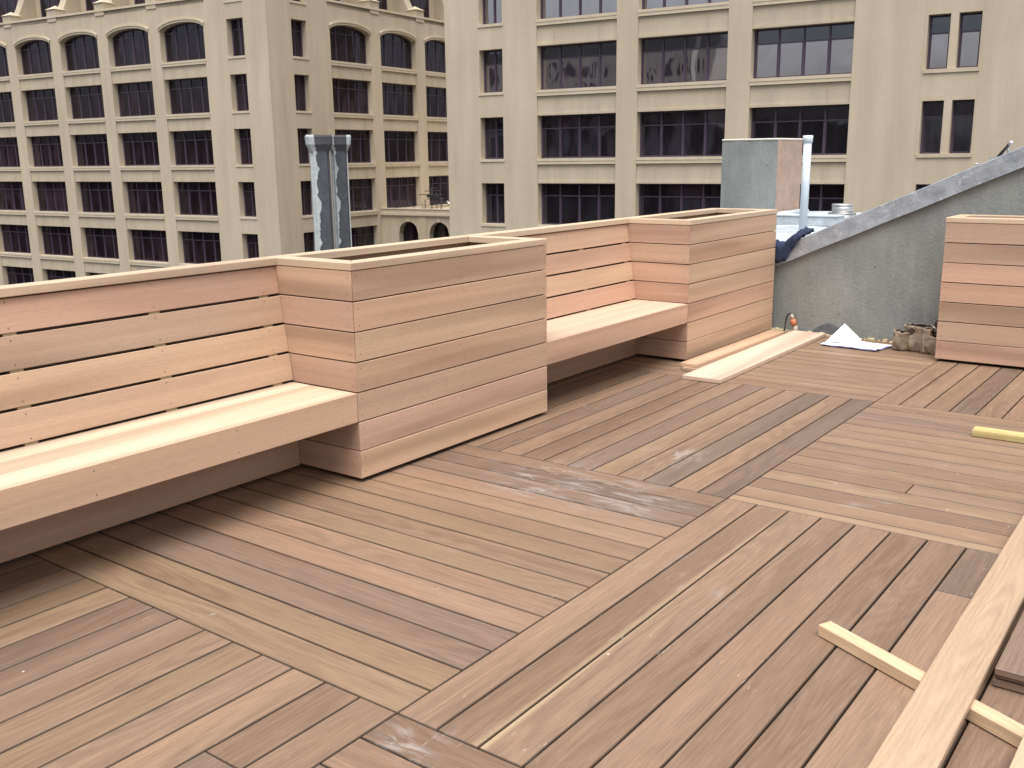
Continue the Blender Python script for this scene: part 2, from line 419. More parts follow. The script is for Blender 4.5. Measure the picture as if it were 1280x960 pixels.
def planter(xa, xb, ya, yb, label, group, ftints=None, stints=None):
    t = empty('planter_box', ((xa + xb) / 2, (ya + yb) / 2, 0))
    inv = Matrix.Translation(-t.location)
    def fin(mb, name): mb.bm.transform(inv); return mb.build(name, t)
    W = q - .0058
    m = MB(M_CEDAR, M_NAIL); clad(m, Vector(((xa + xb) / 2, ya, z0)), ex, xb - xa, 7, W, (1, 1), ftints); fin(m, 'front_panel')
    m = MB(M_CEDAR, M_NAIL); clad(m, Vector(((xa + xb) / 2, yb, z0)), -ex, xb - xa, 7, W, (1, 1)); fin(m, 'back_panel')
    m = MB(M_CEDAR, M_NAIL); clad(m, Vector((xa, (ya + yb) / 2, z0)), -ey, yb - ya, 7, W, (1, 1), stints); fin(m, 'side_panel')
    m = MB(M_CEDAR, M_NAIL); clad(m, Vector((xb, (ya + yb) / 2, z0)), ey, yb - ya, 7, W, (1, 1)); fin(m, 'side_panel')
    # inner lining (visible above the base)
    m = MB(M_CEDAR, M_DARK)
    i = .024; zt = H7 - .004; zb = .86
    for (c, xd, L) in ((Vector(((xa + xb) / 2, yb - i - .018, (zt + zb) / 2)), ex, xb - xa - 2 * i), (Vector(((xa + xb) / 2, ya + i + .018, (zt + zb) / 2)), -ex, xb - xa - 2 * i),
                       (Vector((xb - i - .018, (ya + yb) / 2, (zt + zb) / 2)), -ey, yb - ya - 2 * i - .04), (Vector((xa + i + .018, (ya + yb) / 2, (zt + zb) / 2)), ey, yb - ya - 2 * i - .04)):
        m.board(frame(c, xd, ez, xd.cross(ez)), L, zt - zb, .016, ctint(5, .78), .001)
    fin(m, 'lining')
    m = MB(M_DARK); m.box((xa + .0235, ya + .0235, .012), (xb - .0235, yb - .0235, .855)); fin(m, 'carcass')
    m = MB(M_SOIL); m.box((xa + .045, ya + .045, .86), (xb - .045, yb - .045, .885)); fin(m, 'base_board')
    # mitred cap
    m = MB(M_CEDAR, M_NAIL)
    o_ = .003; xa_, xb_, ya_, yb_ = xa - o_, xb + o_, ya - o_, yb + o_
    for (ax, ay, bx, by) in ((xa_, ya_, xb_, ya_), (xb_, ya_, xb_, yb_), (xb_, yb_, xa_, yb_), (xa_, yb_, xa_, ya_)):
        d = Vector((bx - ax, by - ay, 0)); L = d.length; d.normalize(); inn = Vector((-d.y, d.x, 0))
        c = Vector(((ax + bx) / 2, (ay + by) / 2, HT)) + inn * CW / 2
        tb = bmesh.new(); bmesh.ops.create_cube(tb, size=1)
        tnt = (.60, .46, .33, 0); ou = random.uniform(0, 50)
        for v in tb.verts: v.co = Vector((v.co.x * L, v.co.y * CW, v.co.z * cth - cth / 2))
        bmesh.ops.bevel(tb, geom=tb.edges[:], offset=.0025, segments=1, affect='EDGES')
        for v in tb.verts:
            k = (v.co.y + CW / 2)
            v.co.x += -k * 1 if v.co.x > 0 else k
        Mx = frame(c, d, inn, ez); mp = {}; lc = {}
        for v in tb.verts: nv = m.bm.verts.new(Mx @ v.co); mp[v] = nv; lc[nv] = v.co.copy()
        for f in tb.faces:
            g = m.bm.faces.new([mp[v] for v in f.verts])
            for l in g.loops:
                cc = lc[l.vert]; l[m.uv].uv = (ou + cc.x, cc.y + cc.z); l[m.uvn].uv = (cc.x / L + .5, .5); l[m.tint] = tnt
        tb.free()
    fin(m, 'cap_rim')
    return tag(t, label, 'planter', group)

C = ctint
planter(X0, X1, Yf, YB, 'large empty cedar planter box between the two benches', 'cedar planter boxes around the deck',
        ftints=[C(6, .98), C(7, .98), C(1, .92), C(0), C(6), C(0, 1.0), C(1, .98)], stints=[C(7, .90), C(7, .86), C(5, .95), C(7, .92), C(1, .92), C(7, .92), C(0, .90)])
planter(X2, X3, Yf, YB, 'cedar planter box at the far end of the benches, beside the grey wall and chimney', 'cedar planter boxes around the deck',
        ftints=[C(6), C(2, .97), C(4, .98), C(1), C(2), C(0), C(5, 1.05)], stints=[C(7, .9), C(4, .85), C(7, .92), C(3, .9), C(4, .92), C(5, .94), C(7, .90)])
# right-hand planter in front of the sloped wall
planter(5.70, 6.115, -1.75, .02, 'cedar planter box standing alone at the right edge, beside the tool pouches', 'cedar planter boxes around the deck',
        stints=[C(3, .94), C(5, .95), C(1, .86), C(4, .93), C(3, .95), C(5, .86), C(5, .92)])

# ------------------------------------------------------------------ benches
def bench(xa, xb, label, btints, studs):
    t = empty('bench', ((xa + xb) / 2, 1.75, 0)); inv = Matrix.Translation(-t.location)
    def fin(mb, name): mb.bm.transform(inv); return mb.build(name, t)
    L = xb - xa - .003; xm = (xa + xb) / 2; ST = 3 * q + z0
    def nl(w, L=L):
        return [(s - xm + random.uniform(-.004, .004), sy * w + random.uniform(-.004, .004)) for s in studs for sy in (-.33, .33) if abs(s - xm) < L / 2]
    m = MB(M_CEDAR, M_NAIL)
    m.board(frame(Vector((xm, Yf + .0012, 2.5 * q + z0 + .001)), ex, ez, -ey), L, q - .003, .02, btints['apron'], .002, (0, 0), 0, nl(q)); fin(m, 'apron')
    m = MB(M_CEDAR, M_NAIL)
    d0 = Yf + .0225; d1 = YRISE + .028; n = 3; w = (d1 - d0) / n
    for k in range(n):
        m.board(frame(Vector((xm, d0 + w * (k + .5), ST + random.uniform(-.0008, .0008))), ex, ey, ez), L, w - .0055, .028, btints['seat'][k], .002)
    fin(m, 'seat')
    m = MB(M_CEDAR, M_NAIL)
    for r in range(3): m.board(frame(Vector((xm, YRISE, z0 + q * (r + .5))), ex, ez, -ey), L, q - .003, .02, C(3, .92), .002)
    fin(m, 'riser')
    # sloping back
    y_b, y_t, zb, zt = 1.920, 2.003, ST + .004, H7 - .003
    sl = Vector((0, y_t - y_b, zt - zb)); ln = sl.length; sd = sl.normalized(); nrm = ex.cross(sd)
    m = MB(M_CEDAR, M_NAIL); pw = ln / 4
    for r in range(4):
        m.board(frame(Vector((xm, y_b, zb)) + sd * (pw * (r + .5) + .002), ex, sd, nrm), L, pw - .0115, .02, btints['back'][r], .002, (0, 0), 0, nl(pw))
    fin(m, 'backrest')
    for s in studs:
        m = MB(M_CEDAR, M_NAIL); m.board(frame(Vector((s, y_b, zb)) + sd * (ln / 2 - .01) - nrm * .021, sd, -ex, nrm), ln - .02, .038, .04, C(6, .8), .001)
        for r in range(4):
            m.board(frame(Vector((s + .004, y_b, zb)) + sd * (pw * r if r else .001) - nrm * .007, ex, sd, nrm), .052, .016, .012, (.42, .33, .20, 0), .0008)
        fin(m, 'back_stud')
    m = MB(M_CEDAR, M_NAIL)
    m.board(frame(Vector((xm, YB + .003 - CW / 2, HT)), ex, ey, ez), L, CW, cth, (.60, .46, .33, 0), .0025); fin(m, 'cap_rail')
    m = MB(M_CEDAR, M_NAIL); clad(m, Vector((xm, YB, z0)), -ex, L, 7, q - .003, (0, 0)); fin(m, 'rear_panel')
    return tag(t, label, 'bench', 'built-in cedar benches')
bench(-2.2, X0, 'long cedar bench with sloping slatted back at the left, nearer of the two',
      dict(apron=C(1, .98), seat=[(.60, .475, .35, 0), (.57, .445, .32, 0), (.60, .48, .355, 0)], back=[C(1, .96), C(6, .93), C(5, .92), C(3, .93)]), [-1.8, -1.19, -.58, .045, .665, 1.25])
bench(X1, X2, 'short cedar bench with sloping slatted back between the two cedar planter boxes',
      dict(apron=C(4, 1.0), seat=[(.58, .44, .33, 0), (.59, .425, .32, 0), (.57, .42, .31, 0)], back=[C(3, 1.02), C(6), C(4), C(0, 1.02)]), [2.96, 3.42, 4.02, 4.60])
# a planter closing the near bench, out of frame on the left
planter(-3.75, -2.2, Yf, YB, 'cedar planter box at the near end of the long bench, left of the camera', 'cedar planter boxes around the deck')

# ------------------------------------------------------------------ loose timber
def plank(name, cx0, cx1, yc, w, t, ztop, rot, label, cat, tint, mat=M_CEDAR, group=None, bev=.002, nails=None):
    L = cx1 - cx0
    m = MB(mat, M_NAIL)
    m.board(frame(Vector((0, 0, t)), ex, ey, ez), L, w, t, tint, bev, (0, 0), 0, nails)
    o = m.build(name); o.location = ((cx0 + cx1) / 2, yc, ztop - t); o.rotation_euler = (0, 0, rot)
    return tag(o, label, cat, group)
plank('wide_plank', 4.16, 6.24, 1.135, .275, .028, .031, R(.7), 'wide pale cedar board lying flat on the deck in front of the far planter', 'plank', (.66, .50, .39, 0))
plank('trim_plank', 4.405, 6.0, 1.335, .12, .024, .0265, R(.3), 'lower of the two narrow boards stacked along the foot of the far planter', 'plank', C(5, .95))
plank('trim_plank', 4.43, 6.04, 1.352, .13, .0245, .0515, R(-.1), 'narrow golden board, upper one of the pair stacked along the foot of the far planter', 'plank', C(6, 1.02))
# sleepers
def stick(p0, p1, w, t, label, tint, z=0.0025):
    p0, p1 = Vector(p0), Vector(p1); d = p1 - p0; L = d.length
    m = MB(M_STICK, M_NAIL)
    m.board(frame(Vector((0, 0, t)), ex, ey, ez), L, w, t, tint, .0022)
    o = m.build('timber_batten'); c = (p0 + p1) / 2; o.location = (c.x, c.y, z); o.rotation_euler = (0, 0, math.atan2(d.y, d.x))
    return tag(o, label, 'batten')
stick((1.118, -.79), (.63, -1.80), .052, .038, 'pale square batten lying slantwise under the long tan plank', (.64, .455, .29, 0))
stick((3.80, -.65), (3.815, -1.75), .085, .036, 'short yellowish timber lying on the deck at the right edge, before the lone planter', (.66, .55, .25, 0))
plank('long_plank', -.35, 4.3, -1.198, .136, .024, .0655, R(.55), 'long tan plank running along the right edge over the slanting batten', 'plank', (.44, .315, .215, 0), M_TAN, bev=.003)
for k, (xa, lab) in enumerate(((1.085, 'bottom'), (1.095, 'middle'), (1.072, 'top'))):
    plank('hardwood_plank', xa, 4.2, -1.342 - .002 * k, .138, .0205, .0235 + .021 * k, R(.5), lab + ' board of the three brown hardwood boards stacked right of the long tan plank', 'plank', I(4 if k == 2 else 8, 1.15), M_IPE)
plank('cedar_plank', -.9, .79, -1.479, .14, .022, .0635, R(-.6), 'pale cedar plank whose end rests on the slanting batten, lower right corner', 'plank', (.70, .50, .34, 0))
plank('cedar_plank', -.9, .70, -1.64, .14, .022, .0635, R(-.6), 'pale cedar plank beside the first at the lower right, right of the frame', 'plank', (.68, .49, .34, 0))

# ------------------------------------------------------------------ sloped wall with metal coping
t = empty('sloped_wall', (6.3, 0, 0)); inv = Matrix.Translation(-t.location)
def ctop(y): return 1.365 - .443 * y if y > -3.2 else 1.365 + .443 * 3.2
m = MB(M_STUCCO)
ys = [1.95, 1.5, 1, .5, 0, -.5, -1, -2, -3.2, -5.5]
for a, b in zip(ys[:-1], ys[1:]):
    za, zb_ = ctop(a) - .10, ctop(b) - .10
    F = [Vector((wallx(a), a, -.3)), Vector((wallx(b), b, -.3)), Vector((wallx(b), b, zb_)), Vector((wallx(a), a, za))]
    m.quad(F)
    m.quad([p + ex * .22 for p in F[::-1]])
m.quad([Vector((wallx(1.95), 1.95, -.3)), Vector((wallx(1.95), 1.95, ctop(1.95) - .1)), Vector((wallx(1.95) + .22, 1.95, ctop(1.95) - .1)), Vector((wallx(1.95) + .22, 1.95, -.3))])
m.bm.transform(inv); m.build('wall', t)
m = MB(M_COPING)
n = 46
def cpt(y, dx, dz): 
    w = .004 * mnoise.noise(Vector((y * 4, dx * 9, dz * 9))) + .0015 * mnoise.noise(Vector((y * 17, dx * 9, dz * 9 + 4)))
    return Vector((wallx(y) + dx + w, y, ctop(y) + dz + w))
prof = [(.0, -.136), (-.034, -.142), (-.036, -.150), (-.035, -.10), (-.037, -.05), (-.037, -.003), (-.033, .002), (.03, .006), (.11, .009), (.235, .002), (.246, -.01), (.246, -.12), (.226, -.12)]
for k in range(n):
    a = 1.98 - 7.3 * k / n; b = 1.98 - 7.3 * (k + 1) / n
    for (p, r) in zip(prof[:-1], prof[1:]):
        m.quad([cpt(a, *p), cpt(b, *p), cpt(b, *r), cpt(a, *r)])
bmesh.ops.remove_doubles(m.bm, verts=m.bm.verts[:], dist=.0008)
bmesh.ops.recalc_face_normals(m.bm, faces=m.bm.faces[:])
m.bm.transform(inv); m.build('coping', t)
# tar patch at the base
m = MB(M_TAR)
pts = []
for k in range(22):
    a = k / 21; y = 1.16 - .30 * a
    h = (.02 + .075 * math.sin(math.pi * a) ** .8 + .012 * mnoise.noise(Vector((a * 5, 1, 2))))
    pts.append((y, max(h, .02)))
for (a, h), (b, g) in zip(pts[:-1], pts[1:]):
    m.quad([Vector((wallx(a) - .004, a, -.02)), Vector((wallx(b) - .004, b, -.02)), Vector((wallx(b) - .004, b, g)), Vector((wallx(a) - .004, a, h))])
m.bm.transform(inv); m.build('tar_patch', t)
tag(t, 'rough grey stucco wall sloping up to the right under a dented metal coping', 'wall')

# small metal bracket clamped on the coping
def at_wall(y, dz, dx=0.0): return Vector((wallx(y) + dx, y, ctop(y) + dz))
m = MB(M_GALV, M_BLACKMETAL)
b0 = at_wall(-.14, .0, .08); b1 = at_wall(-.225, .075, .06)
m.cyl(b0, b1, .012, .010, 10, 1); m.cyl(b1 - Vector((0, -.012, .008)), b1 + Vector((0, -.02, .004)), .017, .015, 10, 0)
m.cyl(at_wall(-.22, 0, .08), at_wall(-.21, .055, .07), .013, .008, 10, 0); m.box(tuple(at_wall(-.2, -.012, .04)), tuple(at_wall(-.1, .0, .14)), 0)
o = m.build('clamp'); tag(o, 'small grey metal clamp sticking up from the sloped coping at the right', 'clamp')
m = MB(M_GALV); m.box(tuple(at_wall(-.03, .006, .02)), tuple(at_wall(-.005, .03, .05)), 0, None, .003)
o = m.build('bolt'); tag(o, 'tiny bolt standing on the metal coping left of the clamp', 'bolt')

# ------------------------------------------------------------------ navy cloth on the coping
m = MB(M_NAVY, M_PAPER)
cl = bmesh.new(); nu, nv = 40, 22; grid = []
for i in range(nu + 1):
    row = []
    for j in range(nv + 1):
        a = i / nu; b = j / nv
        y = 1.60 - .38 * a; w = (.115 + .03 * math.sin(a * 5)) * (0.55 + .45 * math.sin(math.pi * min(max(a, .03), .97)))
        s = (b - .5) * 2
        dx = .04 + s * w * .9
        hump = (1 - s * s) ** .5 if abs(s) < 1 else 0
        dz = .020 + .060 * hump * (.6 + .4 * math.sin(a * 9 + 1))
        if dx < -.02: dz -= (-.02 - dx) * 2.4; dx = -.062 + .008 * math.sin(a * 16)
        nn = .022 * mnoise.noise(Vector((a * 9, b * 5, 3))) + .010 * mnoise.noise(Vector((a * 22, b * 12, 7)))
        row.append(cl.verts.new(at_wall(y, dz + nn, dx + nn * .5)))
    grid.append(row)
for i in range(nu):
    for j in range(nv):
        f = cl.faces.new((grid[i][j], grid[i + 1][j], grid[i + 1][j + 1], grid[i][j + 1])); f.smooth = True
m._merge(cl, 0, smooth=True)
p = at_wall(1.515, -.03, -.045)
o = m.build('cloth'); md = o.modifiers.new('Solid', 'SOLIDIFY'); md.thickness = .006
tag(o, 'crumpled navy blue cloth draped over the low end of the metal coping', 'cloth')
m = MB(M_PAPER)
for k in range(4):
    y = 1.53 - k * .014; P_ = at_wall(y, -.022 + .002 * k, -.046)
    m.box(tuple(P_), tuple(P_ + Vector((.002, -.009, .014 if k % 2 else .011))), 0)
m.build('logo_letters', o)  # small white letter marks of a logo on the cloth

# ------------------------------------------------------------------ neighbouring white roof, chimney, pipe, vent
m = MB(M_MEMB)
nx, ny = 30, 30
g = [[Vector((6.53 + 6.2 * i / nx, -4 + (5.95 + .46 * 6.2 * i / nx) * j / ny, .65 + .018 * mnoise.noise(Vector((i * .5, j * .5, 0))))) for j in range(ny + 1)] for i in range(nx + 1)]
for i in range(nx):
    for j in range(ny): m.quad([g[i][j], g[i + 1][j], g[i + 1][j + 1], g[i][j + 1]]).smooth = True
o = m.build('white_roof'); tag(o, kind='structure')
zr = .645
m = MB(M_STUCCO, M_PINK, M_MEMB)
cx, cy0, cy1, cd, ct = 11.5, 3.617, 4.438, .90, 1.672
rnd = lambda: random.uniform(-.008, .008)
def face(pa, pb, za, zb, out, mi, n=8):
    rows = []
    for j in range(n + 1):
        rw = []
        for i in range(n + 1):
            p = pa.lerp(pb, i / n); z = za + (zb - za) * j / n
            k = 0 if i in (0, n) else 1
            rw.append(m.bm.verts.new(Vector((p.x, p.y, z + (rnd() if j == n else 0))) + out * rnd() * k))
        rows.append(rw)
    for j in range(n):
        for i in range(n):
            f = m.bm.faces.new((rows[j][i], rows[j][i + 1], rows[j + 1][i + 1], rows[j + 1][i])); f.material_index = mi; f.smooth = True
face(Vector((cx, cy1, 0)), Vector((cx, cy0, 0)), zr - .05, ct, -ex, 0)
face(Vector((cx, cy0, 0)), Vector((cx + cd, cy0, 0)), zr - .05, ct, -ey, 1)
face(Vector((cx + cd, cy0, 0)), Vector((cx + cd, cy1, 0)), zr - .05, ct, ex, 0)
face(Vector((cx + cd, cy1, 0)), Vector((cx, cy1, 0)), zr - .05, ct, ey, 0)
t = empty('chimney', (cx + cd / 2, (cy0 + cy1) / 2, zr)); inv = Matrix.Translation(-t.location)
m.bm.transform(inv); m.build('stack', t)
m = MB(M_TRIM, M_PALEBLDG)
m.box((cx - .008, cy0 - .008, ct - .004), (cx + cd + .008, cy1 + .008, ct + .022), 1, None, .008)
m.bm.transform(inv); m.build('cap', t)
tag(t, 'square chimney stack with grey stucco front and pink rendered side beyond the far planter', 'chimney')
m = MB(M_MEMB); 
for k in range(7):
    y = cy0 - .12 + k * .16; m.box((cx - .1, y, zr - .02), (cx - .02, y + .15, zr + .03 + random.uniform(0, .05)), 0, None, .015)
m.box((cx + .0, cy0 - .16, zr - .02), (cx + .9, cy0 - .02, zr + .06), 0, None, .02)
o = m.build('roof_flashing'); tag(o, 'lumpy white sealed flashing round the foot of the chimney', 'flashing')
t = empty('vent_pipe', (9.05, 2.30, zr)); 
m = MB(M_WHITEPIPE); m.cyl((0, 0, 0), (-.0, 0, 1.02), .044, .044, 24); m.build('pipe', t)
m = MB(M_WHITEPIPE); m.cyl((0, 0, .955), (0, 0, 1.03), .052, .054, 24); m.build('collar', t)
t.rotation_euler = (0, R(.8), 0)
tag(t, 'tall white painted vent pipe standing beside the chimney', 'pipe')
m = MB(M_MEMB); m.box((0, 0, 0), (.30, 1.15, .115), 0, None, .012); m.box((-.01, -.01, .11), (.31, 1.16, .13), 0, None, .006)
o = m.build('roof_curb'); o.location = (9.75, 2.17, zr); tag(o, 'low white roof curb behind the white vent pipe', 'curb')
t = empty('roof_vent', (10.25, 2.27, zr))
m = MB(M_GALV); m.cyl((0, 0, 0), (0, 0, .135), .155, .16, 32); m.cyl((0, 0, .135), (0, 0, .142), .17, .165, 32); m.build('base', t)
m = MB(M_GALV); m.cyl((0, 0, .14), (0, 0, .225), .122, .122, 32); m.cyl((0, 0, .225), (0, 0, .243), .128, .12, 32); m.build('cap', t)
tag(t, 'round galvanised two-tier roof vent beyond the sloped coping', 'vent')

# ------------------------------------------------------------------ items on the deck by the wall
# paper
t = empty('paper_sheets', (6.0, .68, .0)); inv = Matrix.Translation(-t.location)
m = MB(M_PAPER, M_INK)
def sheet(corners, z, fold=None, mi=0):
    a, b, c, d = [Vector((*p, 0)) for p in corners]; n = 14; g = []
    for i in range(n + 1):
        rw = []
        for j in range(n + 1):
            p = a.lerp(b, i / n).lerp(d.lerp(c, i / n), j / n)
            h = z + .006 * (mnoise.noise(Vector((i * .4, j * .4, z * 50))) + .6)
            if fold: h += fold(i / n, j / n)
            rw.append(m.bm.verts.new((p.x, p.y, h)))
        g.append(rw)
    for i in range(n):
        for j in range(n):
            f = m.bm.faces.new((g[i][j], g[i + 1][j], g[i + 1][j + 1], g[i][j + 1])); f.material_index = mi; f.smooth = True
sheet(((5.84, .90), (5.80, .47), (6.08, .42), (6.14, .86)), .006, mi=1)
sheet(((5.85, .92), (5.82, .48), (6.10, .43), (6.16, .88)), .010)
ap = Vector((6.10, .815, .150)); ba = Vector((5.93, .905, .018)); bb = Vector((6.02, .655, .018)); bc = Vector((6.18, .84, .014)); bd = Vector((6.19, .70, .016))
for (A_, B_, C_) in ((ba, bb, ap), (bb, bd, ap), (bc, ba, ap)):
    n = 7; rows_ = []
    for i in range(n + 1):
        e0 = A_.lerp(C_, i / n); e1 = B_.lerp(C_, i / n); k = n - i
        rows_.append([m.bm.verts.new(e0.lerp(e1, j / k if k else 0) + Vector((0, 0, 1)) * (.005 * mnoise.noise(Vector((i * .7, j * .7, A_.x * 30))) if 0 < j < k and i else 0)) for j in range(k + 1)])
    for i in range(n):
        for j in range(len(rows_[i + 1])):
            m.bm.faces.new((rows_[i][j], rows_[i][j + 1], rows_[i + 1][j]))
            if j + 1 < len(rows_[i + 1]): m.bm.faces.new((rows_[i][j + 1], rows_[i + 1][j + 1], rows_[i + 1][j]))
m.bm.transform(inv); m.build('sheets', t)
tag(t, 'white paper sheets folded up to a peak on the deck by the grey wall', 'paper')

# leather tool pouches
t = empty('tool_pouch', (6.0, .2, .003)); inv = Matrix.Translation(-t.location)
def pouch(name, cx, cy, rx, ry, h, mat, seed, flare=.25, lean=(0, 0), rz=0):
    m = MB(mat, M_LEATHERD, M_RIM); seg = 36; rows = 12; ring = []
    def P(k, r, inner):
        a = k * 2 * math.pi / seg; f = r / rows
        rr = (.66 + .44 * math.sin(min(1, f * 1.1 + .12) * math.pi * .86) ** .8 + (flare + .25) * max(0, f - .6)) - (0.10 if inner else 0)
        rr *= 1 + .30 * mnoise.noise(Vector((math.cos(a) * 1.8 + seed, math.sin(a) * 1.8, f * 1.2))) + .10 * math.sin(a * 5 + seed * 3 + f * 4.5) * (1 - f * .3)
        lip = .010 * mnoise.noise(Vector((math.cos(a) * 2, math.sin(a) * 2, seed)))
        x = math.cos(a) * rx * rr; y = math.sin(a) * ry * rr
        c, s = math.cos(rz), math.sin(rz)
        return Vector((cx + x * c - y * s + lean[0] * f * h, cy + x * s + y * c + lean[1] * f * h, .003 + h * f + lip * f))
    for r in range(rows + 1): ring.append([m.bm.verts.new(P(k, r, False)) for k in range(seg)])
    inn = [[m.bm.verts.new(P(k, r, True)) for k in range(seg)] for r in (rows, rows // 2)]
    for r in range(rows):
        for k in range(seg):
            f = m.bm.faces.new((ring[r][k], ring[r][(k + 1) % seg], ring[r + 1][(k + 1) % seg], ring[r + 1][k])); f.smooth = True
    for k in range(seg):
        k2 = (k + 1) % seg
        f = m.bm.faces.new((ring[rows][k], ring[rows][k2], inn[0][k2], inn[0][k])); f.material_index = 2 if mat is M_LEATHER else 0
        f = m.bm.faces.new((inn[0][k], inn[0][k2], inn[1][k2], inn[1][k])); f.material_index = 1
    f = m.bm.faces.new(inn[1]); f.material_index = 1
    f = m.bm.faces.new(ring[0][::-1])
    m.bm.transform(inv); return m.build(name, t)
pouch('pocket', 5.99, .335, .055, .060, .145, M_LEATHER, 1.3, .25)
pouch('pocket', 6.03, .225, .075, .085, .195, M_LEATHER, 4.1, .35)
pouch('pocket', 5.95, .150, .035, .035, .185, M_LEATHER, 7.7, -.2, (.1, .0))
pouch('pocket', 5.965, .060, .065, .080, .135, M_LEATHER, 2.9, .1)
pouch('pocket', 6.09, .06, .08, .09, .165, M_LEATHER, 9.2, .2)
m = MB(M_LEATHERD, M_GALV)
for k in range(7):
    pts = []
    for j in range(14):
        a = j / 13 * math.pi * 1.7 + k
        pts.append((6.06 + .055 * math.cos(a) + .01 * k, .07 + .075 * math.sin(a) - .006 * k, .15 + .012 * k + .018 * math.sin(a * 2 + k)))
    m.tube(pts, .013, 8)
m.cyl((5.99, .10, .185), (5.985, .05, .17), .006, .006, 8, 1)
m.cyl((5.985, .115, .20), (5.995, .09, .18), .009, .004, 8, 1)
m.bm.transform(inv); m.build('belt', t)
m = MB(M_BLACK); m.cyl((6.02, .41, .03), (6.02, .385, .035), .022, .022, 14); m.bm.transform(inv); m.build('buckle', t)
tag(t, 'worn tan leather tool pouches with a dark belt heaped beside the lone right planter', 'tool pouch')

# cable stub at wall foot
t = empty('cable_stub', (6.27, 1.30, 0)); inv = Matrix.Translation(-t.location)
m = MB(M_BLACK)
pts = [(6.26 + .012 * math.sin(j * .9), 1.375 - .10 * (1 - math.cos(j / 12 * math.pi)) / 2, .0 + .165 * math.sin(j / 12 * math.pi) ** .6) for j in range(13)]
m.tube(pts, .0065); m.tube([(6.26, 1.375, .0), (6.2, 1.42, .012), (6.17, 1.46, .01), (6.21, 1.49, .02)], .006)
m.bm.transform(inv); m.build('cable', t)
m = MB(M_ORANGE, M_BEIGE)
m.cyl((6.26, 1.29, .07), (6.255, 1.305, .125), .028, .022, 14, 0); m.cyl((6.255, 1.305, .125), (6.25, 1.315, .165), .023, .010, 14, 1); m.cyl((6.26, 1.275, .0), (6.26, 1.285, .07), .02, .022, 12, 1)
m.bm.transform(inv); m.build('connector', t)
tag(t, 'looped black cable with an orange connector at the foot of the grey wall', 'cable')
# shavings / foam crumbs
m = MB(M_FOAM)
for k in range(150):
    y = random.choice((random.uniform(1.3, 1.62), random.uniform(1.3, 1.62), random.uniform(.3, 1.62))); x = wallx(y) - abs(random.gauss(0, .035)) - .005
    s = random.uniform(.004, .016); 
    m.box((x - s, y - s * 1.3, 0.0), (x + s, y + s * 1.3, random.uniform(.004, .022)), 0, None, .001)
o = m.build('wood_shavings'); tag(o, 'yellowish sawdust and crumbs strewn along the foot of the grey wall', 'debris', None, 'stuff')

# ------------------------------------------------------------------ two flaking posts beyond the bench
def post(px, w, label, M_FLAKE, h=2.6):
    t = empty('flue_post', (px, 3.2, 1.64)); t.rotation_euler = (0, 0, R(-38))
    m = MB(M_FLAKE)
    tb = bmesh.new(); bmesh.ops.create_cube(tb, size=1)
    for v in tb.verts: v.co = Vector((v.co.x * w, v.co.y * .09, v.co.z * h - h / 2 - .05))
    ee = [e for e in tb.edges if abs(e.verts[0].co.z - e.verts[1].co.z) > 1]
    bmesh.ops.bevel(tb, geom=ee, offset=.018, segments=3, affect='EDGES')
    bmesh.ops.bisect_plane(tb, geom=tb.verts[:] + tb.edges[:] + tb.faces[:], plane_co=(0, 0, -1), plane_no=(0, 0, 1))
    m._merge(tb, 0); m.build('shaft', t)
    m = MB(M_FLAKE)
    prof = [(-.105, 0), (-.085, .008), (-.060, .020), (-.012, .024), (0, .020)]
    rings = []
    for (z, e) in prof:
        a = w / 2 + e; b = .045 + e; c = .014
        rings.append([m.bm.verts.new((x, y, z)) for (x, y) in ((-a + c, -b), (a - c, -b), (a, -b + c), (a, b - c), (a - c, b), (-a + c, b), (-a, b - c), (-a, -b + c))])
    for r0_, r1_ in zip(rings[:-1], rings[1:]):
        for k in range(8): m.bm.faces.new((r0_[k], r0_[(k + 1) % 8], r1_[(k + 1) % 8], r1_[k]))
    m.bm.faces.new(rings[-1]); m.build('collar', t)
    return tag(t, label, 'post')
post(2.768, .122, 'wider left one of two flaking slate posts beyond the bench, its left side pale', M_FLAKE1)
post(2.940, .108, 'narrower right one of two flaking slate posts beyond the bench, with rusty collar', M_FLAKE2)

# ------------------------------------------------------------------ host building below the deck, street
m = MB(M_ROOF); m.box((-9, -9, -.40), (6.45, 4.2, -.32)); m.box((6.55, -9, -.40), (12.6, 1.9, .60)); m.box((9.0, 1.9, -.40), (12.6, 3.0, .60)); m.box((11.2, 3.0, -.40), (12.6, 4.4, .60))
t = empty('host_building', (2, -2, -30)); inv = Matrix.Translation(-t.location)
m.bm.transform(inv); m.build('roof', t)
m = MB(M_DKBLDG); m.box((-8.9, -8.9, -30), (13.1, 4.1, -.41)); m.bm.transform(inv); m.build('wall', t)
tag(t, 'brown building under the deck, its roof edge behind the benches', 'building')
m = MB(M_ASPH); m.quad([(-1500, -1500, -30), (1500, -1500, -30), (1500, 1500, -30), (-1500, 1500, -30)])
o = m.build('ground'); tag(o, kind='structure')

# ------------------------------------------------------------------ office buildings
PHI = R(5.4434); vb = Vector((math.cos(PHI), math.sin(PHI), 0)); vn = Vector((-math.sin(PHI), math.cos(PHI), 0))
A0 = Vector((47.478, 56.642, 0)); R0 = A0 + vb * (-2.482) - vn * 17.2
HF = 3.9; ZSA = 1.21; HWA = 2.629; ZSR = 1.401; HWR = 2.457
BASE = -30
REC = .09; DEP = .60

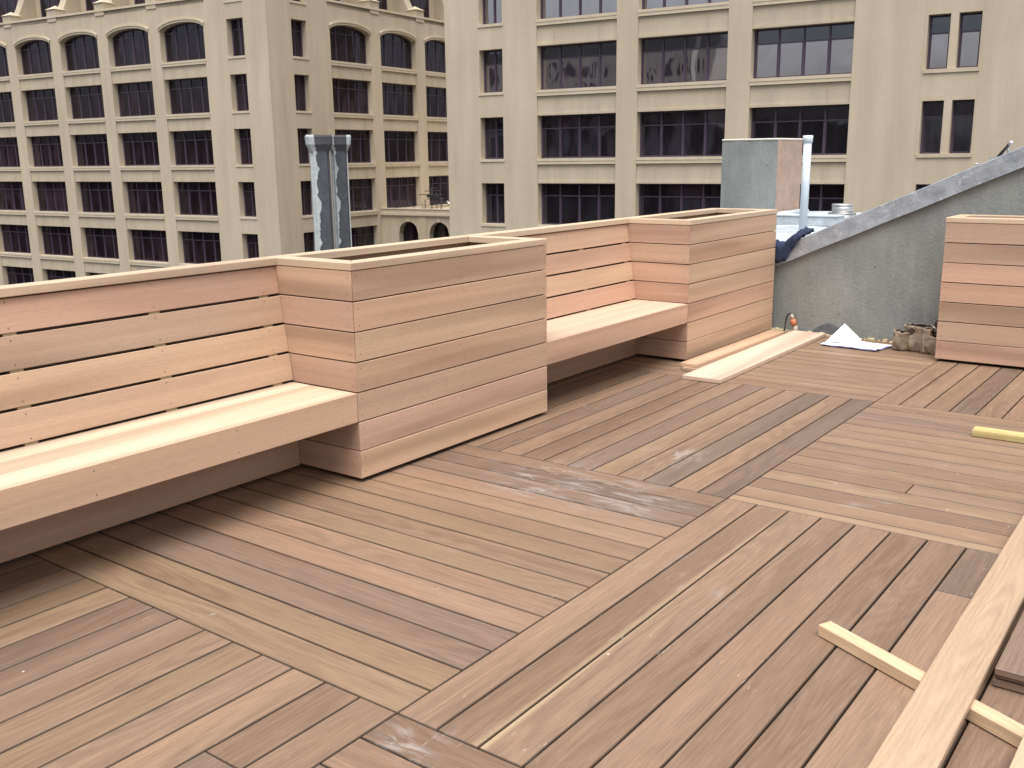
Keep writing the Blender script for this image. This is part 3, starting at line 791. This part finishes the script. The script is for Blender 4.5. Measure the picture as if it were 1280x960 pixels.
class Facade:
    """height-field wall: x to the viewer's right, inward = away from the viewer; cells carry a depth"""
    def __init__(self, origin, xd, inward, x0, x1, z0_, z1, mb):
        self.o, self.x, self.i, self.mb = origin, xd, inward, mb
        self.ext = (x0, x1, z0_, z1); self.rects = []; self.arches = []; self.extra = []
    def rect(self, x0, x1, za, zb, d): self.rects.append((x0, x1, za, zb, d))
    def P(self, x, z, d): return self.o + self.x * x + self.i * d + ez * z
    def depth(self, x, z):
        v = 0.0
        for (a, b, c, e, d) in self.rects:
            if a < x < b and c < z < e: v = d
        return v
    def go(self):
        x0, x1, za, zb = self.ext
        xs = sorted({round(v, 4) for v in [x0, x1] + [r[0] for r in self.rects] + [r[1] for r in self.rects] if x0 <= v <= x1})
        zs = sorted({round(v, 4) for v in [za, zb] + [r[2] for r in self.rects] + [r[3] for r in self.rects] if za <= v <= zb})
        D = [[self.depth((xs[i] + xs[i + 1]) / 2, (zs[j] + zs[j + 1]) / 2) for j in range(len(zs) - 1)] for i in range(len(xs) - 1)]
        for i in range(len(xs) - 1):
            j = 0
            while j < len(zs) - 1:
                k = j
                while k + 1 < len(zs) - 1 and D[i][k + 1] == D[i][j]: k += 1
                d = D[i][j]
                if d not in (DEP, -1): self.mb.quad([self.P(xs[i], zs[j], d), self.P(xs[i + 1], zs[j], d), self.P(xs[i + 1], zs[k + 1], d), self.P(xs[i], zs[k + 1], d)])
                j = k + 1
        dd = lambda v: 0.0 if v == -1 else v
        for i in range(len(xs) - 1):
            for j in range(len(zs) - 1):
                if i + 1 < len(xs) - 1:
                    a, b = dd(D[i][j]), dd(D[i + 1][j])
                    if a != b: self.mb.quad([self.P(xs[i + 1], zs[j], a), self.P(xs[i + 1], zs[j], b), self.P(xs[i + 1], zs[j + 1], b), self.P(xs[i + 1], zs[j + 1], a)])
                if j + 1 < len(zs) - 1 and -1 not in (D[i][j], D[i][j + 1]):
                    a, b = D[i][j], D[i][j + 1]
                    if a != b: self.mb.quad([self.P(xs[i], zs[j + 1], a), self.P(xs[i + 1], zs[j + 1], a), self.P(xs[i + 1], zs[j + 1], b), self.P(xs[i], zs[j + 1], b)])
        for (a, b, zs_, rise, top) in self.arches:
            n = 14; prev = None
            for k in range(n + 1):
                x = a + (b - a) * k / n; s = 2 * k / n - 1
                z = zs_ + rise * math.sqrt(max(0, 1 - s * s * (.9 if rise < 1 else 1))) - (rise * math.sqrt(.1) if rise < 1 else 0)
                if prev:
                    x_, z_ = prev
                    self.mb.quad([self.P(x_, z_, 0), self.P(x, z, 0), self.P(x, top, 0), self.P(x_, top, 0)])
                    self.mb.quad([self.P(x_, z_, 0), self.P(x_, z_, DEP), self.P(x, z, DEP), self.P(x, z, 0)])
                prev = (x, z)
def arch_z(s, rise): return rise * math.sqrt(max(0, 1 - s * s * .9)) - rise * math.sqrt(.1)

def window_meshes(w, h, nm, transom, arch, glass, glass2, sillw=.06, fw=.085):
    """frame, pane, sill meshes in local coordinates (x right, y inward, z up; origin at lower left)"""
    f = MB(M_FRAME)
    y0 = DEP - .10; hh = h + (arch or 0)
    f.box((0, y0, 0), (fw, y0 + .09, h)); f.box((w - fw, y0, 0), (w, y0 + .09, h)); f.box((fw, y0, 0), (w - fw, y0 + .09, fw))
    def topz(x): return h + (arch_z(2 * x / w - 1, arch) if arch else 0)
    if not arch: f.box((fw, y0, h - fw), (w - fw, y0 + .09, h))
    else:
        n = 14
        for k in range(n):
            xa, xb = w * k / n, w * (k + 1) / n; za, zb = topz(xa), topz(xb)
            f.quad([(xa, y0 + .001, za - .12), (xb, y0 + .001, zb - .12), (xb, y0 + .001, zb + .02), (xa, y0 + .001, za + .02)])
            f.quad([(xa, y0 + .001, za - .12), (xa, y0 + .09, za - .12), (xb, y0 + .09, zb - .12), (xb, y0 + .001, zb - .12)])
    for k in range(1, nm):
        x = w * k / nm; f.box((x - .045, y0 - .012, fw), (x + .045, y0 + .09, topz(x) - (fw if not arch else .06)))
    zt = h * (1 - transom) if not arch else h * .93
    for k in range(nm):
        xa = w * k / nm + (.045 if k else fw); xb = w * (k + 1) / nm - (.045 if k < nm - 1 else fw)
        f.box((xa, y0 + .01, zt - .035), (xb, y0 + .085, zt + .035))
        for (a, b) in ((xa, xa + .04), (xb - .04, xb)): f.box((a, y0 + .03, fw), (b, y0 + .085, zt - .035))
    p = MB(glass, glass2); yp = y0 + .06
    p.quad([(fw * .5, yp, fw * .5), (w - fw * .5, yp, fw * .5), (w - fw * .5, yp, zt), (fw * .5, yp, zt)], 0)
    if arch:
        n = 14
        for k in range(n):
            xa, xb = w * k / n, w * (k + 1) / n
            p.quad([(xa, yp, zt), (xb, yp, zt), (xb, yp, topz(xb)), (xa, yp, topz(xa))], 1)
    else: p.quad([(fw * .5, yp, zt), (w - fw * .5, yp, zt), (w - fw * .5, yp, h - fw * .5), (fw * .5, yp, h - fw * .5)], 1)
    s = MB(M_TRIM)
    s.box((-sillw, -.05, -.16), (w + sillw, y0, -.002)); 
    if w > 3: s.box((0, -.03, -.34), (w, .2, -.16))
    def mesh(mb, nm_): 
        me = bpy.data.meshes.new(nm_); mb.bm.normal_update(); mb.bm.to_mesh(me); mb.bm.free()
        for mm in mb.mats: me.materials.append(mm)
        return me
    return mesh(f, 'window'), mesh(p, 'pane'), mesh(s, 'sill')

def put_window(meshes, fac, x, z, parent, Minv):
    fr, pa, si = meshes
    Mx = frame(fac.P(x, z, 0), fac.x, fac.i, ez)
    w = link('window', fr, parent); w.matrix_local = Minv @ Mx
    link('pane', pa, w); link('sill', si, w)

def panels(mb, fac, x0, x1, z_, h):
    """raised thin lines dividing a spandrel into panels"""
    w = x1 - x0
    for fx in (.22, .78):
        x = x0 + w * fx
        mb.quad([fac.P(x - .03, z_, REC - .03), fac.P(x + .03, z_, REC - .03), fac.P(x + .03, z_ + h, REC - .03), fac.P(x - .03, z_ + h, REC - .03)])
        mb.quad([fac.P(x + .03, z_, REC - .03), fac.P(x + .03, z_, REC), fac.P(x + .03, z_ + h, REC), fac.P(x + .03, z_ + h, REC - .03)])
        mb.quad([fac.P(x - .03, z_, REC), fac.P(x - .03, z_, REC - .03), fac.P(x - .03, z_ + h, REC - .03), fac.P(x - .03, z_ + h, REC)])

def slab(mb, fac, x0, x1, d0, d1, z_, z1):
    """box in facade coordinates, d0 < d1 inward"""
    P = fac.P
    c = [P(x0, z_, d0), P(x1, z_, d0), P(x1, z_, d1), P(x0, z_, d1), P(x0, z1, d0), P(x1, z1, d0), P(x1, z1, d1), P(x0, z1, d1)]
    for idx in ((0, 1, 5, 4), (1, 2, 6, 5), (2, 3, 7, 6), (3, 0, 4, 7), (4, 5, 6, 7), (3, 2, 1, 0)): mb.quad([c[i] for i in idx])

# ---- building A (corner tower, left and court facades)
rootA = empty('office_building', (A0.x, A0.y, BASE)); invA = Matrix.Translation(-rootA.location)
wa = MB(M_WALL); tr = MB(M_TRIM)
big = window_meshes(4.884, HWA, 4, .27, None, M_GLASSA, M_GLASSA)
ar = window_meshes(4.884, 2.30, 4, .2, .72, M_GLASSA, M_GLASSA)
smA = window_meshes(1.704, HWA, 2, .28, None, M_GLASSA, M_GLASSA)
smB = window_meshes(1.623, HWA, 2, .28, None, M_GLASSA, M_GLASSA)
ZT = 22.0
def fill_facade(fac, startx, sign, nbays, wb, pb, smx, smw, rows, arched, wset, sset):
    """startx: distance of first bay from the corner; sign -1 = bays run to the left"""
    bays = []
    for k in range(nbays):
        a = startx + k * (wb + pb); b = a + wb
        bays.append((a, b) if sign > 0 else (-b, -a))
    s0, s1 = (smx, smx + smw) if sign > 0 else (-smx - smw, -smx)
    for (a, b) in bays:
        top = ZSA + 2 * HF + 2.30 if arched else ZT
        fac.rect(a, b, BASE + 6, ZSA + 2 * HF + 0.0, REC)
        for r in rows:
            z = ZSA - (r - 3) * HF
            if r == 1:
                fac.rect(a, b, z - .0, z + 2.30, DEP); fac.rect(a, b, z + 2.30, z + 3.2, -1)
                fac.arches.append((a, b, z + 2.30, .72, z + 3.2))
                put_window(ar, fac, a, z, rootA, invA)
                # moulding over the arch
                n = 16; w = b - a; e = .16
                for k in range(n):
                    def pt(i, off, d):
                        s = 2 * i / n - 1; x = a - e * .6 + (w + 1.2 * e) * i / n
                        return fac.P(x, z + 2.30 + arch_z(s, .72) + off, d)
                    for (o0, o1, d) in ((.0, .16, -.04), (.16, .30, -.09)):
                        tr.quad([pt(k, o0, d), pt(k + 1, o0, d), pt(k + 1, o1, d), pt(k, o1, d)])
                        tr.quad([pt(k, o1, d), pt(k + 1, o1, d), pt(k + 1, o1, .02), pt(k, o1, .02)])
                        tr.quad([pt(k, o0, .02), pt(k + 1, o0, .02), pt(k + 1, o0, d), pt(k, o0, d)])
            else:
                fac.rect(a, b, z, z + HWA, DEP); put_window(wset, fac, a, z, rootA, invA)
                panels(wa, fac, a, b, z + HWA + .12, HF - HWA - .55)
    for r in rows + [0]:
        z = ZSA - (r - 3) * HF
        fac.rect(s0, s1, z, z + HWA, DEP); put_window(sset, fac, s0, z, rootA, invA)
    return bays
rows = [1, 2, 3, 4, 5, 6]
fA = Facade(A0, -vn, vb, -50.0, 0.0, BASE, 13.4, wa)
baysA = fill_facade(fA, 6.448, -1, 7, 4.884, 1.305, 2.314, 1.704, rows, True, big, smA)
fA.rects = [r for r in fA.rects if r[2] < 13.3]
fA.go()
# upper set-back storey, stub piers and scroll buttresses
def crown(fac, bays, x_lo, x_hi, corner_end):
    piers = sorted({round(v, 3) for ab in bays for v in ab})
    slab(tr, fac, x_lo, x_hi, -.10, .35, 13.30, 13.46)
    slab(wa, fac, x_lo, x_hi, .0, .30, 13.0, 13.30)
    back = 2.6
    wa.quad([fac.P(x_lo, 13.4, back), fac.P(x_hi, 13.4, back), fac.P(x_hi, ZT, back), fac.P(x_lo, ZT, back)])
    wa.quad([fac.P(x_lo, 13.4, 0), fac.P(x_hi, 13.4, 0), fac.P(x_hi, 13.4, back), fac.P(x_lo, 13.4, back)])
    cents = []
    bs = sorted(bays)
    for (a, b), (c, d) in zip(bs[:-1], bs[1:]): cents.append((b + c) / 2)
    for c in cents:
        h = .56
        slab(wa, fac, c - h, c + h, -.06, 1.0, 13.0, 13.98)
        # hipped little cap
        P = fac.P; z1, z2 = 13.98, 14.34
        q4 = [P(c - h - .08, z1, -.14), P(c + h + .08, z1, -.14), P(c + h + .08, z1, 1.05), P(c - h - .08, z1, 1.05)]
        ap = P(c, z2, .45)
        for i in range(4): tr.quad([q4[i], q4[(i + 1) % 4], ap])
        tr.quad(q4[::-1])
        # curved buttress rising to the wall behind
        n = 10; w = .42; prev = None
        for k in range(n + 1):
            s = k / n; d = .55 + 1.6 * (1 - (1 - s) ** 2.2) ; z = 13.6 + 5.2 * s
            cur = (d, z)
            if prev:
                for (xa, xb) in ((c - w, c + w),):
                    wa.quad([P(xa, prev[1], prev[0]), P(xb, prev[1], prev[0]), P(xb, z, d), P(xa, z, d)])
                    wa.quad([P(xb, prev[1], prev[0]), P(xb, prev[1], back), P(xb, z, back), P(xb, z, d)])
                    wa.quad([P(xa, prev[1], back), P(xa, prev[1], prev[0]), P(xa, z, d), P(xa, z, back)])
            prev = cur
def quad3(self, pts, *a, **k): pass
crown(fA, baysA, -50.0, -6.2, 0)
# windows of the set-back storey
attic = window_meshes(3.6, 3.6, 3, .3, None, M_GLASSA, M_GLASSA)
for (a, b) in baysA:
    fb = Facade(A0 + vb * 1.95, -vn, vb, 0, 1, 0, 1, wa); put_window(attic, fb, (a + b) / 2 - 1.8, 13.9, rootA, invA)
# tower part above the ledge (no set-back next to the corner)
fT = Facade(A0, -vn, vb, -6.2, 0.0, 13.4, ZT, wa); fT.rect(-2.314 - 1.704, -2.314, ZSA + 3 * HF, ZSA + 3 * HF + HWA, DEP); fT.go()
wa.quad([fT.P(-6.2, 13.4, 2.6), fT.P(-6.2, 13.4, 0), fT.P(-6.2, ZT, 0), fT.P(-6.2, ZT, 2.6)])
# B: court facade, running away
fB = Facade(A0, vb, vn, 0.0, 34.0, BASE, 13.4, wa)
baysB = fill_facade(fB, 6.745, 1, 4, 4.884, 1.305, 2.533, 1.623, rows, True, big, smB)
fB.rects = [r for r in fB.rects if r[2] < 13.3]
fB.go(); crown(fB, baysB, 6.5, 34.0, 0)
for (a, b) in baysB:
    fb = Facade(A0 + vn * 1.95, vb, vn, 0, 1, 0, 1, wa); put_window(attic, fb, (a + b) / 2 - 1.8, 13.9, rootA, invA)
fT = Facade(A0, vb, vn, 0.0, 6.5, 13.4, ZT, wa); fT.rect(2.533, 2.533 + 1.623, ZSA + 3 * HF, ZSA + 3 * HF + HWA, DEP); fT.go()
wa.quad([fT.P(6.5, 13.4, 0), fT.P(6.5, 13.4, 2.6), fT.P(6.5, ZT, 2.6), fT.P(6.5, ZT, 0)])
wa.bm.transform(invA); wa.build('wall', rootA); tr.bm.transform(invA); tr.build('moulding', rootA)
m = MB(M_ROOF); P = lambda s, d, z: A0 + vn * s + vb * d + ez * z
m.quad([P(0, 0, ZT), P(0, 34, ZT), P(50, 34, ZT), P(50, 0, ZT)]); m.quad([P(0, 34, BASE), P(50, 34, BASE), P(50, 34, ZT), P(0, 34, ZT)])
m.quad([P(50, 0, BASE), P(50, 34, BASE), P(50, 34, ZT), P(50, 0, ZT)]); m.bm.transform(invA); m.build('roof', rootA)
tag(rootA, 'cream office building at the left with arched upper windows and curved buttresses', 'building')

# ---- low arched wing in the court between the two buildings
rootW = empty('arcade_wing', (A0.x + 12, A0.y - 8, BASE)); invW = Matrix.Translation(-rootW.location)
wa = MB(M_WALL); tr = MB(M_TRIM)
W0 = A0 + vb * 12.2
fW = Facade(W0, -vn, vb, 0.0, 17.3, BASE, -3.0, wa)
archW = MB(M_GLASSA)
for c in (2.75, 5.90, 9.05, 12.2, 15.3):
    a, b = c - 1.0, c + 1.0
    fW.rect(a, b, -9.0, -4.62, DEP); fW.rect(a, b, -4.62, -3.5, -1); fW.arches.append((a, b, -4.62, 1.0, -3.5))
    slab(tr, fW, c - .13, c + .13, -.06, .1, -3.62, -3.34)
fW.go()
slab(tr, fW, -.02, 17.3, -.16, .4, -3.12, -2.94); slab(wa, fW, 0, 17.3, -.0, .3, -2.94, -2.62); slab(tr, fW, 0, 17.3, -.05, .35, -2.62, -2.55)
for c in (4.3, 7.5, 10.6, 13.8): slab(wa, fW, c - .35, c + .35, -.06, .0, BASE, -3.12)
wa.quad([fW.P(0, -2.95, .3), fW.P(17.3, -2.95, .3), fW.P(17.3, -2.95, 21), fW.P(0, -2.95, 21)])
archW.quad([fW.P(.1, -9.2, DEP), fW.P(17.2, -9.2, DEP), fW.P(17.2, -3.3, DEP), fW.P(.1, -3.3, DEP)])
wa.bm.transform(invW); wa.build('wall', rootW); tr.bm.transform(invW); tr.build('moulding', rootW); archW.bm.transform(invW); archW.build('arch_glazing', rootW)
tag(rootW, 'low cream wing with round arched windows between the two office buildings', 'building')
# roof deck things on the wing
m = MB(M_BLACKMETAL)
for x in [.6 + .9 * k for k in range(14)]: m.cyl(fW.P(x, -2.56, .15), fW.P(x, -1.95, .15), .018, .018, 6)
m.cyl(fW.P(.6, -2.25, .15), fW.P(12.3, -2.25, .15), .014, .014, 6)
o = m.build('railing'); tag(o, 'thin black railing along the edge of the arched wing terrace', 'railing')
m = MB(M_BLACKMETAL, M_GALV)
for (x, h) in ((3.9, 1.1), (4.6, 2.1), (5.1, 1.7), (5.6, 1.3)): m.cyl(fW.P(x, -2.94, .9), fW.P(x, -2.94 + h, .9), .035, .035, 6)
for (xa, xb, z) in ((3.3, 5.8, -1.45), (3.9, 5.5, -1.15), (4.1, 6.0, -1.8), (4.3, 5.2, -.95)): m.cyl(fW.P(xa, z, .9), fW.P(xb, z + .05, .9), .03, .03, 6)
for x in (4.3, 4.6, 4.9, 5.3): m.box((-.14, -.14, -.14), (.14, .14, .14), 0, Matrix.Translation(fW.P(x, -1.5 - .1 * (x - 4), .9)), .04)
m.cyl(fW.P(6.2, -1.95, .8), fW.P(6.7, -2.45, .8), .10, .14, 8, 1)
o = m.build('roof_antenna'); tag(o, 'dark tangle of antennas and brackets on the arched wing terrace', 'antenna')

# ---- building R (right)
rootR = empty('office_building', (R0.x, R0.y, BASE)); invR = Matrix.Translation(-rootR.location)
wa = MB(M_WALL, M_TRIM); tr = wa
fR = Facade(R0, -vn, vb, 0.0, 46.0, BASE, ZT, wa)
bigR = window_meshes(5.103, HWR, 4, .30, None, M_GLASSR, M_GLASSR2, .0)
bigRd = window_meshes(5.103, HWR, 4, .30, None, M_GLASSR2, M_GLASSA, .0)
smR = window_meshes(1.637, HWR, 2, .33, None, M_GLASSR, M_GLASSR2)
smRd = window_meshes(1.637, HWR, 2, .30, None, M_GLASSR2, M_GLASSA)
pwv = .98
pR = window_meshes(pwv, HWR, 1, .33, None, M_GLASSR, M_GLASSR2, .0)
pRd = window_meshes(pwv, HWR, 1, .30, None, M_GLASSR2, M_GLASSA, .0)
for r in [-1, 0, 1, 2, 3, 4, 5]:
    z = ZSR - (r - 3) * HF; up = r <= 2
    for k in range(3):
        a = 6.438 + k * (5.103 + 1.273); b = a + 5.103
        if r == -1: fR.rect(a, b, BASE + 6, ZT - 1.2, REC)
    for k in range(3):
        a = 6.438 + k * (5.103 + 1.273); b = a + 5.103
        fR.rect(a, b, z, z + HWR, DEP); put_window(bigR if up else bigRd, fR, a, z, rootR, invR)
        panels(wa, fR, a, b, z + HWR + .12, HF - HWR - .6)
        slab(tr, fR, a, b, REC - .05, REC, z + HWR + .0, z + HWR + .14)
    fR.rect(2.464, 2.464 + 1.637, z, z + HWR, DEP); put_window(smR if up else smRd, fR, 2.464, z, rootR, invR)
    for a in (27.662, 27.662 + 2.315 - pwv):
        fR.rect(a, a + pwv, z, z + HWR, DEP); put_window(pR if up else pRd, fR, a, z, rootR, invR)
    slab(tr, fR, 27.6, 27.662 + 2.315 + .06, -.06, .02, z - .18, z - .17 + .16)
    for a in (35.0, 39.5): 
        fR.rect(a, a + 1.637, z, z + HWR, DEP); put_window(smR if up else smRd, fR, a, z, rootR, invR)
fR.rects = sorted(fR.rects, key=lambda r_: r_[4])
fR.go()
P = lambda s, d, z: R0 - vn * s + vb * d + ez * z
for a in (27.55, 30.07): slab(wa, fR, a - .02, a + .02, -.012, .0, BASE, ZT)
wa.quad([P(0, 34, BASE), P(0, 0, BASE), P(0, 0, ZT), P(0, 34, ZT)])
wa.quad([P(46, 0, BASE), P(46, 34, BASE), P(46, 34, ZT), P(46, 0, ZT)]); wa.quad([P(46, 34, BASE), P(0, 34, BASE), P(0, 34, ZT), P(46, 34, ZT)])
wa.bm.transform(invR); wa.build('wall', rootR)
m = MB(M_ROOF); m.quad([P(0, 0, ZT), P(46, 0, ZT), P(46, 34, ZT), P(0, 34, ZT)]); m.bm.transform(invR); m.build('roof', rootR)
tag(rootR, 'nearer cream office building at the right with wide four-pane windows and plum frames', 'building')

# unseen buildings added behind the camera to shape the reflections in the glass
def block(name, x0, x1, y0, y1, h, mat, label):
    m = MB(mat, M_FRAME); m.box((x0, y0, BASE), (x1, y1, h), 0)
    t = empty(name, ((x0 + x1) / 2, (y0 + y1) / 2, BASE)); inv = Matrix.Translation(-t.location)
    m.bm.transform(inv); m.build('wall', t)
    w = MB(M_FRAME); z = BASE + 3
    while z < h - 3:
        y = y0 + 2
        while y < y1 - 3: w.box((x1 - .02, y, z), (x1 + .05, y + 2.2, z + 2.2)); y += 4.4
        z += 4.0
    w.bm.transform(inv); w.build('window_rows', t)
    tag(t, label, 'building')
block('brown_reflection_block', -75, -55, 20, 300, 6.2, M_DKBLDG, 'low brown building added unseen behind the camera to darken the office window reflections')
block('stone_reflection_block', -120, -90, 60, 130, 24, M_PALEBLDG, 'pale stone building added unseen farther behind the camera to brighten upper window reflections')

# ------------------------------------------------------------------ camera
cam = bpy.data.cameras.new('camera'); co = bpy.data.objects.new('camera', cam); COL.objects.link(co)
cam.sensor_width = 36; cam.lens = 36 * 1231.4224 / 1280; cam.clip_start = .05; cam.clip_end = 4000
fw = Vector((.78010096, .58415669, -.22406125)); rr = Vector((.59698736, -.80214838, -.01280869)); uu = Vector((.18721266, .12376966, .97449089))
co.matrix_world = frame(Vector((-1.75238659, -1.72116971, 1.48177714)), rr, uu, -fw)
scene.camera = co

# ------------------------------------------------------------------ light: soft overcast
w = bpy.data.worlds.new('World'); scene.world = w; w.use_nodes = True
nt = w.node_tree; nt.nodes.clear()
out = nt.nodes.new('ShaderNodeOutputWorld'); bg = nt.nodes.new('ShaderNodeBackground'); sky = nt.nodes.new('ShaderNodeTexSky'); hs = nt.nodes.new('ShaderNodeHueSaturation')
SUN_EL, SUN_AZ = R(70), R(-142)        # azimuth measured from +X towards +Y
sky.sky_type = 'NISHITA'; sky.sun_disc = False; sky.sun_elevation = SUN_EL; sky.sun_rotation = math.pi / 2 - SUN_AZ
sky.air_density = 1.0; sky.dust_density = 4.0; sky.ozone_density = 1.0
hs.inputs['Saturation'].default_value = .28
nt.links.new(sky.outputs[0], hs.inputs['Color']); nt.links.new(hs.outputs[0], bg.inputs[0]); nt.links.new(bg.outputs[0], out.inputs[0])
bg.inputs[1].default_value = .125
sl = bpy.data.lights.new('sun', 'SUN'); sl.energy = 2.35; sl.angle = R(50); sl.color = (1, .965, .91)
so = bpy.data.objects.new('sun', sl); COL.objects.link(so); so.location = (5, -5, 20)
d = Vector((math.cos(SUN_AZ) * math.cos(SUN_EL), math.sin(SUN_AZ) * math.cos(SUN_EL), math.sin(SUN_EL)))
so.rotation_euler = d.to_track_quat('Z', 'Y').to_euler()
scene.view_settings.view_transform = 'Standard'; scene.view_settings.look = 'None'; scene.view_settings.gamma = 1; scene.view_settings.use_curve_mapping = False
scene.view_settings.exposure = 0.74
scene.render.engine = 'CYCLES'
scene.cycles.max_bounces = 6; scene.cycles.use_denoising = True
